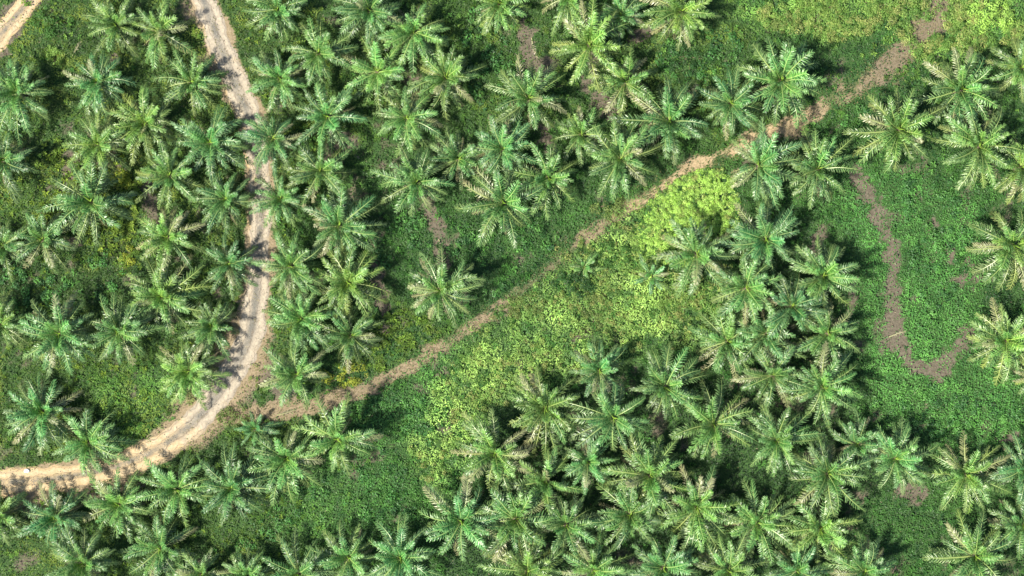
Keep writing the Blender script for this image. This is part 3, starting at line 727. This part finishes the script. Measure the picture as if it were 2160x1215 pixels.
def lerp3(a, b, t): return tuple(x + (y - x) * t for x, y in zip(a, b))
def palm(px, py, r, tone, dry, label, h=None, n=None):
    """tone 0 = yellowish, 1 = blue-green; dry = share of bleached old fronds"""
    q = random.Random(int(px * 31 + py * 7))
    sc = r / 72.0
    h = h if h is not None else q.uniform(3.0, 5.2) * min(1.1, sc)
    k = (H - h - 0.6) / H
    X, Y = float(wx(px)) * k, float(wy(py)) * k; Z = float(gz(X, Y))
    root = empty('oil_palm', (X, Y, Z)); tag(root, label, 'palm tree', 'oil palms of the plantation')
    tr = link(bpy.data.objects.new('trunk', TRUNK), root); tr.scale = (max(0.6, sc), max(0.6, sc), h + 0.1); tr.location = (0, 0, -0.1)
    tr.rotation_euler = (0, 0, q.uniform(0, 6.28))
    sp = link(bpy.data.objects.new('spear_leaf', q.choice(SPEAR)), root); sp.location = (0, 0, h); sp.scale = (sc,) * 3; sp.rotation_euler = (q.uniform(-.12, .12), q.uniform(-.12, .12), q.uniform(0, 6.28))
    n = n or q.randint(27, 40)
    lop, lopa = q.uniform(0.0, 0.16), q.uniform(0, 6.28)          # crowns grow lopsided
    lean, leana = q.uniform(0, 0.14), q.uniform(0, 6.28)
    az0 = q.uniform(0, 6.28); own = q.uniform(0.82, 1.2); ownh = q.uniform(-0.12, 0.14)
    young = lerp3((0.22, 0.42, 0.065), (0.09, 0.315, 0.09), tone)
    midc = lerp3((0.135, 0.255, 0.050), (0.056, 0.175, 0.066), tone)
    old = lerp3((0.235, 0.325, 0.075), (0.095, 0.21, 0.078), tone)
    for i in range(n):
        a = i / (n - 1)
        cls = min(5, int(a * 5.3 + q.uniform(0, 0.7)))
        az = az0 + i * 2.39996 + q.uniform(-0.34, 0.34)
        if a > 0.3 and q.random() < 0.09: continue
        o = link(bpy.data.objects.new('frond', q.choice(FROND[cls])), root)
        o.location = (0.10 * math.cos(az) * sc, 0.10 * math.sin(az) * sc, h - 0.35 * a * sc)
        o.rotation_euler = (q.uniform(-0.42, 0.42), q.uniform(-0.16, 0.16) - lean * math.cos(az - leana), az)
        s = sc * q.uniform(0.84, 1.10) * (1 + lop * math.cos(az - lopa)); o.scale = (s, s * q.uniform(0.9, 1.1) * q.choice((1, -1)), s)
        c = lerp3(young, midc, min(1, a * 2)) if a < 0.5 else lerp3(midc, old, (a - 0.5) * 2)
        j = q.uniform(0.72, 1.28) * own; w_ = q.uniform(-0.12, 0.16) + ownh
        c = (c[0] * j * (1 + w_), c[1] * j, c[2] * j * (1 - w_))
        al = max(0.0, min(1.0, (a - 0.5) * 0.8 * (0.12 + dry) + q.uniform(-0.1, 0.15)))
        if q.random() < dry * 0.42 * a: al = min(1, al + 0.6); c = lerp3(c, (0.26, 0.23, 0.12), 0.5)
        o.color = (*c, al)
    for i in range(int(2 + dry * 6 + q.random())):
        az = q.uniform(0, 6.28)
        o = link(bpy.data.objects.new('dead_frond', q.choice(DEAD)), root)
        o.location = (0.2 * math.cos(az), 0.2 * math.sin(az), h - 0.55 * sc); o.rotation_euler = (q.uniform(-.2, .2), q.uniform(-.1, .12), az)
        o.scale = (sc * q.uniform(0.8, 1.0),) * 3
        b = q.uniform(0.7, 1.15); o.color = (0.20 * b, 0.175 * b, 0.11 * b, 0.4)
        if i == 0: o['label'] = 'brown withered frond hanging under the crown'
    return root

PALMS = [
 # --- left of the dirt road, from the top
 (242, 52, 62, .25, .25, "yellow-tinged oil palm below the top edge, left one of two beside the road's start"),
 (333, 64, 70, .2, .3, "yellow-tinged oil palm under the top edge, nearest on the left to the road's start"),
 (203, 172, 66, .75, .2, "blue-green oil palm straight below the left yellow-tinged palm of the top pair"),
 (402, 172, 66, .55, .1, "pale leafy oil palm touching the left side of the dirt road's upper stretch"),
 (35, 195, 76, .55, .1, "green oil palm by the left edge just below the sandy corner track"),
 (302, 260, 70, .2, .2, "yellow-green oil palm below left of the pale leafy palm on the upper road"),
 (204, 304, 66, .3, .25, "oil palm with straw left fronds and lime heart, below the blue-green palm"),
 (442, 300, 74, .8, .1, "dark oil palm whose right fronds reach over the narrowed upper road"),
 (3, 338, 70, .8, .2, "oil palm cut by the left edge below the one under the corner track"),
 (356, 370, 66, .35, .15, "oil palm just below left of the dark one reaching over the upper road"),
 (190, 425, 84, .4, .35, "broad oil palm with a straw frond pointing left, above the dark creeper patch"),
 (475, 420, 60, .75, .15, "oil palm on the left side of the middle road, facing one across it"),
 (88, 504, 68, .45, .45, "oil palm with tan drooping lower fronds above the dark creeper patch's left end"),
 (3, 518, 60, .45, .3, "oil palm half cut by the left edge beside the tan drooping one"),
 (353, 500, 66, .3, .95, "shaggy straw-coloured oil palm full of dry fronds, left of the middle road"),
 (482, 556, 60, .95, .1, "compact blue-green oil palm tight against the left side of the middle road"),
 (340, 626, 76, .35, .15, "light green oil palm with long upright fronds below the shaggy straw one"),
 (124, 704, 78, .5, .55, "big oil palm with grey dead frond tips just below the dark creeper patch"),
 (249, 700, 68, .45, .3, "oil palm with one long frond pointing up, right of the grey-tipped big one"),
 (446, 687, 58, .5, .2, "bushy small oil palm left of the road just above its bend"),
 (-4, 684, 64, .4, .3, "oil palm half cut by the left edge below the dark creeper patch"),
 (397, 784, 70, .25, .4, "straw-tinged oil palm on the inner side of the road's bend"),
 (88, 868, 76, .7, .9, "oil palm ringed with purplish grey dead fronds above the sandy lower road"),
 (183, 933, 72, .7, .25, "oil palm trailing its lower fronds over the sandy lower road"),
 # --- between the dirt road and the footpath
 (585, 18, 62, .5, .1, "oil palm at the top edge, first to the right of the road"),
 (778, 20, 66, .5, .15, "oil palm at the top edge, second to the right of the road"),
 (873, 66, 72, .5, .1, "large fresh oil palm below the top edge, right of the second top-edge palm"),
 (1053, 6, 62, .4, .15, "oil palm cut by the top edge just left of the upper bare soil strip"),
 (672, 112, 70, .65, .05, "dense deep green oil palm right of the road, diagonal from its first top-edge palm"),
 (590, 165, 62, .45, .25, "oil palm with hazy yellow left side against the road's upper right verge"),
 (796, 150, 74, .4, .2, "oil palm straight below the second top-edge palm right of the road"),
 (940, 162, 70, .45, .4, "oil palm with browning lower fronds below right of the large fresh palm"),
 (690, 245, 76, .6, .1, "wide oil palm with a drooping lower right frond, two rows right of the road"),
 (575, 292, 64, .8, .1, "blue-green oil palm reaching over the road from the right at its narrowing"),
 (857, 247, 66, .6, .2, "oil palm with a yellow hanging frond, below the straight-set upper pair"),
 (675, 360, 66, .5, .2, "oil palm right of the road with yellow-green left fronds, below the wide one"),
 (966, 335, 60, .4, .5, "oil palm with thin yellow split fronds left of the bright-speared one"),
 (878, 384, 70, .5, .35, "lime-hearted oil palm above the shaded bare soil strip"),
 (1060, 315, 64, .8, .1, "dark oil palm directly above the pale palm with cream fronds"),
 (590, 420, 60, .55, .1, "oil palm on the right side of the middle road, facing one across it"),
 (1062, 428, 82, .4, .6, "pale oil palm with cream drooping lower fronds at the creeper slope's top"),
 (1115, 207, 74, .4, .4, "oil palm with cream fronds below the upper bare soil strip"),
 (715, 476, 76, .6, .5, "oil palm with grey dead fronds stretching right beside dark creepers"),
 (613, 562, 68, .75, .1, "dark green oil palm on the road's right side halfway down"),
 (734, 597, 74, .3, .25, "yellow-green oil palm right of the dark halfway one on the road"),
 (636, 673, 72, .65, .15, "oil palm by the road's right verge above the bend"),
 (740, 708, 64, .75, .3, "oil palm with grey-green fronds above the low yellow-flecked shrub"),
 (928, 614, 72, .55, .75, "lone oil palm with greyish brown left fronds, close above the footpath"),
 (625, 790, 66, .35, .25, "oil palm in the fork between the road bend and the footpath"),
 # --- top centre
 (1195, -6, 66, .2, .6, "oil palm cut by the top edge with straw fronds hanging down"),
 (1243, 95, 78, .2, .3, "sunny yellow-green oil palm under the straw one at the top edge"),
 (1312, 32, 56, .85, .15, "dim small oil palm between two yellow ones at the top edge"),
 (1437, 22, 74, .1, .55, "yellow oil palm with pale frond tips at the top edge above dark shrubs"),
 (1318, 172, 68, .3, .4, "yellow-green oil palm below right of the sunny one, above the grey-fronded palm"),
 (1413, 255, 86, .6, .95, "large oil palm with pinkish grey bleached frond tips above the footpath"),
 (1544, 218, 66, .7, .2, "thin-crowned oil palm between the bleached palm and the tall-fronded one"),
 (1226, 283, 56, .45, .3, "small oil palm left of the bleached-tip palm"),
 (1309, 335, 74, .5, .2, "oil palm on the footpath's upper side, left of the sandy stretch"),
 (1157, 375, 68, .6, .2, "oil palm right of the pale cream-fronded one, before the footpath"),
 (1650, 170, 90, .45, .1, "tall-fronded oil palm alone between the dark shrubs and the footpath's upper end"),
 (1602, 348, 78, .6, .45, "oil palm with white-glinting fronds at the right edge of the lime thicket"),
 (1728, 356, 72, .65, .1, "oil palm right of the lime thicket at the start of the grey bare strip"),
 (1668, -56, 60, .2, .9, "oil palm beyond the top edge showing only tan frond tips"),
 # --- top right
 (2029, 188, 84, .6, .35, "large oil palm below the shrubs in the top right corner"),
 (1897, 273, 82, .4, .35, "oil palm with yellow drooping lower fronds, left one in the upper right"),
 (2067, 308, 80, .45, .35, "star-shaped oil palm with long straight fronds in the upper right"),
 (2157, 142, 66, .5, .4, "oil palm cut by the right edge near the top corner"),
 (2156, 352, 64, .25, .6, "straw-tipped oil palm cut by the right edge beside the star-shaped one"),
 (2141, 517, 84, .15, .6, "cream-fronded oil palm cut by the right edge over the green meadow"),
 (2125, 718, 76, .4, .4, "oil palm at the right edge beside the bare grey corner"),
 (2186, 792, 52, .3, .4, "oil palm mostly beyond the right edge, only frond tips showing"),
 # --- clump under the lime thicket, going down
 (1471, 535, 76, .5, .85, "pale washed-out oil palm overlapping the lower side of the lime thicket"),
 (1375, 583, 40, .95, .3, "young grey-green palm at the lower left tip of the lime thicket"),
 (1233, 563, 34, .6, .1, "young bright palm standing in the central clearing's shrubs"),
 (1616, 505, 76, .75, .1, "oil palm at the top of the dense clump right of the lime thicket"),
 (1575, 607, 74, .35, .35, "yellow-green oil palm on the left side of the dense clump"),
 (1537, 721, 68, .45, .3, "oil palm with open cup-like heart facing the clearing, left in the clump"),
 (1738, 583, 72, .7, .2, "oil palm on the clump's right side by the meadow's bare sand spots"),
 (1672, 645, 70, .9, .05, "shadowed blue-green oil palm in the middle of the dense clump"),
 (1619, 703, 70, .6, .15, "oil palm beside the cup-hearted one, inside the dense clump"),
 (1748, 703, 66, .5, .3, "oil palm with fan-like right fronds beside the meadow's grey bare strip"),
 (1631, 792, 70, .55, .2, "oil palm at the clump's narrow waist above the lower grove"),
 (1736, 816, 74, .7, .15, "oil palm at the clump's lower right corner by the meadow"),
 # --- lower grove
 (1264, 782, 60, .95, .3, "shadowy dark oil palm at the upper edge of the lower grove"),
 (1404, 816, 72, .65, .1, "oil palm with slender upright fronds at the lower grove's upper edge"),
 (1150, 861, 76, .35, .4, "pale green oil palm at the grove's upper left corner facing the clearing"),
 (1295, 882, 78, .55, .35, "oil palm with rust-brown outer fronds below the shadowy dark one"),
 (1506, 895, 84, .4, .35, "big feathery oil palm in the upper right part of the grove"),
 (1045, 957, 80, .55, .45, "oil palm with pale left fronds on the grove's left flank by the clearing"),
 (1153, 1016, 74, .5, .4, "oil palm right below the pale-left-fronded flank palm"),
 (1240, 976, 60, .6, .15, "small thin oil palm in a shaded gap of the grove"),
 (1373, 1004, 82, .5, .35, "biggest oil palm at the grove's centre with a hollow round heart"),
 (1640, 930, 70, .6, .15, "oil palm right of the feathery one below the clump's waist"),
 (1808, 938, 58, .6, .1, "small lime-hearted oil palm on the grove's right flank by the meadow"),
 (1890, 968, 68, .5, .2, "oil palm with bright yellow heart leaves at the grove's right tip"),
 (1748, 999, 78, .65, .2, "oil palm between the small lime-hearted one and the grove's lower right"),
 (973, 1100, 84, .55, .35, "oil palm with tan upper fronds at the grove's lower left corner"),
 (1088, 1096, 78, .4, .4, "yellowish oil palm beside the tan-topped corner palm of the grove"),
 (1195, 1108, 70, .5, .35, "oil palm in the grove's lower middle left of the lime-centred one"),
 (1330, 1086, 74, .5, .15, "lime-centred oil palm below the biggest one with the hollow heart"),
 (1471, 1072, 82, .65, .3, "blue-green oil palm lower right of the biggest grove palm"),
 (1599, 1103, 78, .5, .15, "oil palm with a long upright frond in the grove's lower right"),
 (1731, 1117, 76, .5, .2, "bright-hearted oil palm last on the right of the grove's lower row"),
 (1113, 1207, 74, .35, .25, "oil palm at the bottom edge below the yellowish grove palm"),
 (1253, 1204, 72, .45, .2, "oil palm at the bottom edge between its yellow-green and dark neighbours"),
 (1400, 1198, 74, .65, .2, "dark oil palm at the bottom edge right under the lime-centred one"),
 (1538, 1206, 74, .45, .35, "oil palm at the bottom edge with thin straw tips, under the lower row's gap"),
 (1683, 1206, 66, .8, .1, "dark glossy oil palm at the bottom edge under the bright-hearted one"),
 (1825, 1208, 66, .6, .35, "oil palm at the bottom edge with one grey upright dead frond"),
 # --- right bottom
 (2039, 1000, 76, .35, .4, "freestanding oil palm with cream hearts and fronds on the lower right grass"),
 (2162, 988, 66, .75, .2, "oil palm half cut by the right edge, right of the freestanding one"),
 (2060, 1174, 80, .4, .35, "oil palm in the bottom right with a folded tan frond standing up"),
 (2160, 1106, 68, .5, .3, "oil palm cut by the right edge near the bottom corner"),
 # --- below the dirt road
 (-6, 1085, 66, .2, .5, "yellow-fronded oil palm cut by the left edge under the sandy road"),
 (114, 1092, 72, .9, .15, "dark spiky oil palm with fronds poking over the sandy road's lower side"),
 (249, 1066, 72, .3, .3, "yellow-green oil palm under the sandy road, right of the dark spiky one"),
 (373, 1033, 74, .5, .1, "lush oil palm touching the road's lower side where it straightens"),
 (487, 1030, 76, .8, .15, "blue-green oil palm right of the lush one touching the road"),
 (173, 1189, 76, .55, .1, "oil palm at the bottom edge under the yellow-green and dark spiky pair"),
 (337, 1158, 72, .5, .25, "oil palm second from the left along the bottom edge"),
 (425, 1212, 58, .45, .2, "oil palm cut by the bottom edge, third from the left"),
 (520, 1216, 62, .5, .2, "oil palm cut by the bottom edge, fourth from the left"),
 (630, 1212, 70, .5, .2, "oil palm cut by the bottom edge below the grassy lower clearing"),
 (537, 905, 46, .9, .1, "young dark palm in the shade outside the road bend"),
 (713, 926, 80, .55, .4, "oil palm with one long cream frond pointing down, under the footpath"),
 (603, 968, 74, .6, .35, "oil palm with hanging cream lower fronds left of the grassy lower clearing"),
 (735, 1178, 66, .75, .3, "dusky oil palm near the bottom edge left of one with a lime plume"),
 (845, 1178, 76, .65, .15, "oil palm near the bottom edge with a bright lime plume at its heart"),
]
LOW = {(333, 64): 2.3, (402, 172): 1.9, (482, 556): 2.1, (397, 784): 2.2, (446, 687): 2.2, (475, 420): 2.4, (183, 933): 2.4, (442, 300): 2.8, (114, 1092): 2.5, (249, 1066): 2.4, (373, 1033): 2.5, (-6, 1085): 2.4, (88, 868): 2.8, (340, 626): 2.8}
for p_ in PALMS:
    small = p_[2] < 50
    palm(*p_, h=(0.9 if small else LOW.get(p_[:2])), n=(20 if small else None))

# ------------------------------------------------------------------ fallen fronds and litter
for i, (px, py, an, label) in enumerate([
    (158, 516, 0.9, "brown fallen frond right of the tan drooping palm near the left edge"),
    (256, 556, -1.1, "grey fallen frond at the right end of the dark creeper patch"),
    (160, 104, 1.1, "grey fallen frond between the corner track and the top left palms"),
    (1124, 96, -1.4, "brown fallen frond lying on the upper bare soil strip"),
    (930, 520, -1.3, "dark brown fallen frond on the shaded bare strip above the lone palm"),
    (1888, 705, 0.4, "bleached fallen frond on the grey bare strip in the meadow"),
    (600, 872, 0.2, "straw fallen frond on the footpath near the road bend"),
    (735, 318, -0.6, "thin grey fallen frond two rows right of the upper road"),
    (1968, 140, 1.2, "white bleached fallen frond beside the large upper right palm"),
    (1008, 425, 1.0, "grey fallen frond left of the pale cream-fronded palm")]):
    x, y = float(wx(px)), float(wy(py))
    o = link(bpy.data.objects.new('fallen_frond', FLAT[i % 3])); o.location = (x - 1.2 * math.cos(an), y - 1.2 * math.sin(an), float(gz(x, y)) + 0.22)
    o.rotation_euler = (0.1, 0.05, an); o.scale = (0.75, 0.75, 0.75)
    b = 1.5 if 'white' in label or 'bleached' in label else 1.0
    o.color = (0.27 * b, 0.22 * b, 0.17 * b, 0.6)
    tag(o, label, 'frond', 'fallen palm fronds')

def sack(px, py, r, label):
    q = random.Random(px); V = []; F = []; S_ = []
    x, y = float(wx(px)), float(wy(py)); n, m = 7, 12
    for i in range(n + 1):
        ph = math.pi * i / n
        for a in range(m):
            th = 2 * math.pi * a / m; k = r * q.uniform(0.8, 1.15)
            V.append((k * 1.25 * math.sin(ph) * math.cos(th), k * 0.85 * math.sin(ph) * math.sin(th), r * 0.5 * (1 - math.cos(ph)) * 0.9))
    for i in range(n):
        for a in range(m):
            b = (a + 1) % m; F += [i * m + a, i * m + b, (i + 1) * m + b, (i + 1) * m + a]; S_.append(4)
    o = link(bpy.data.objects.new('sack', mesh_from('sack', V, F, S_, mats=[MAT_SACK], smooth=True)))
    o.location = (x, y, float(gz(x, y)) + 0.02); tag(o, label, 'sack', None)
MAT_SACK = plain('white_plastic', (0.75, 0.76, 0.78), 0.5)
sack(57, 993, 0.38, "crumpled white plastic sack on the upper side of the sandy lower road")
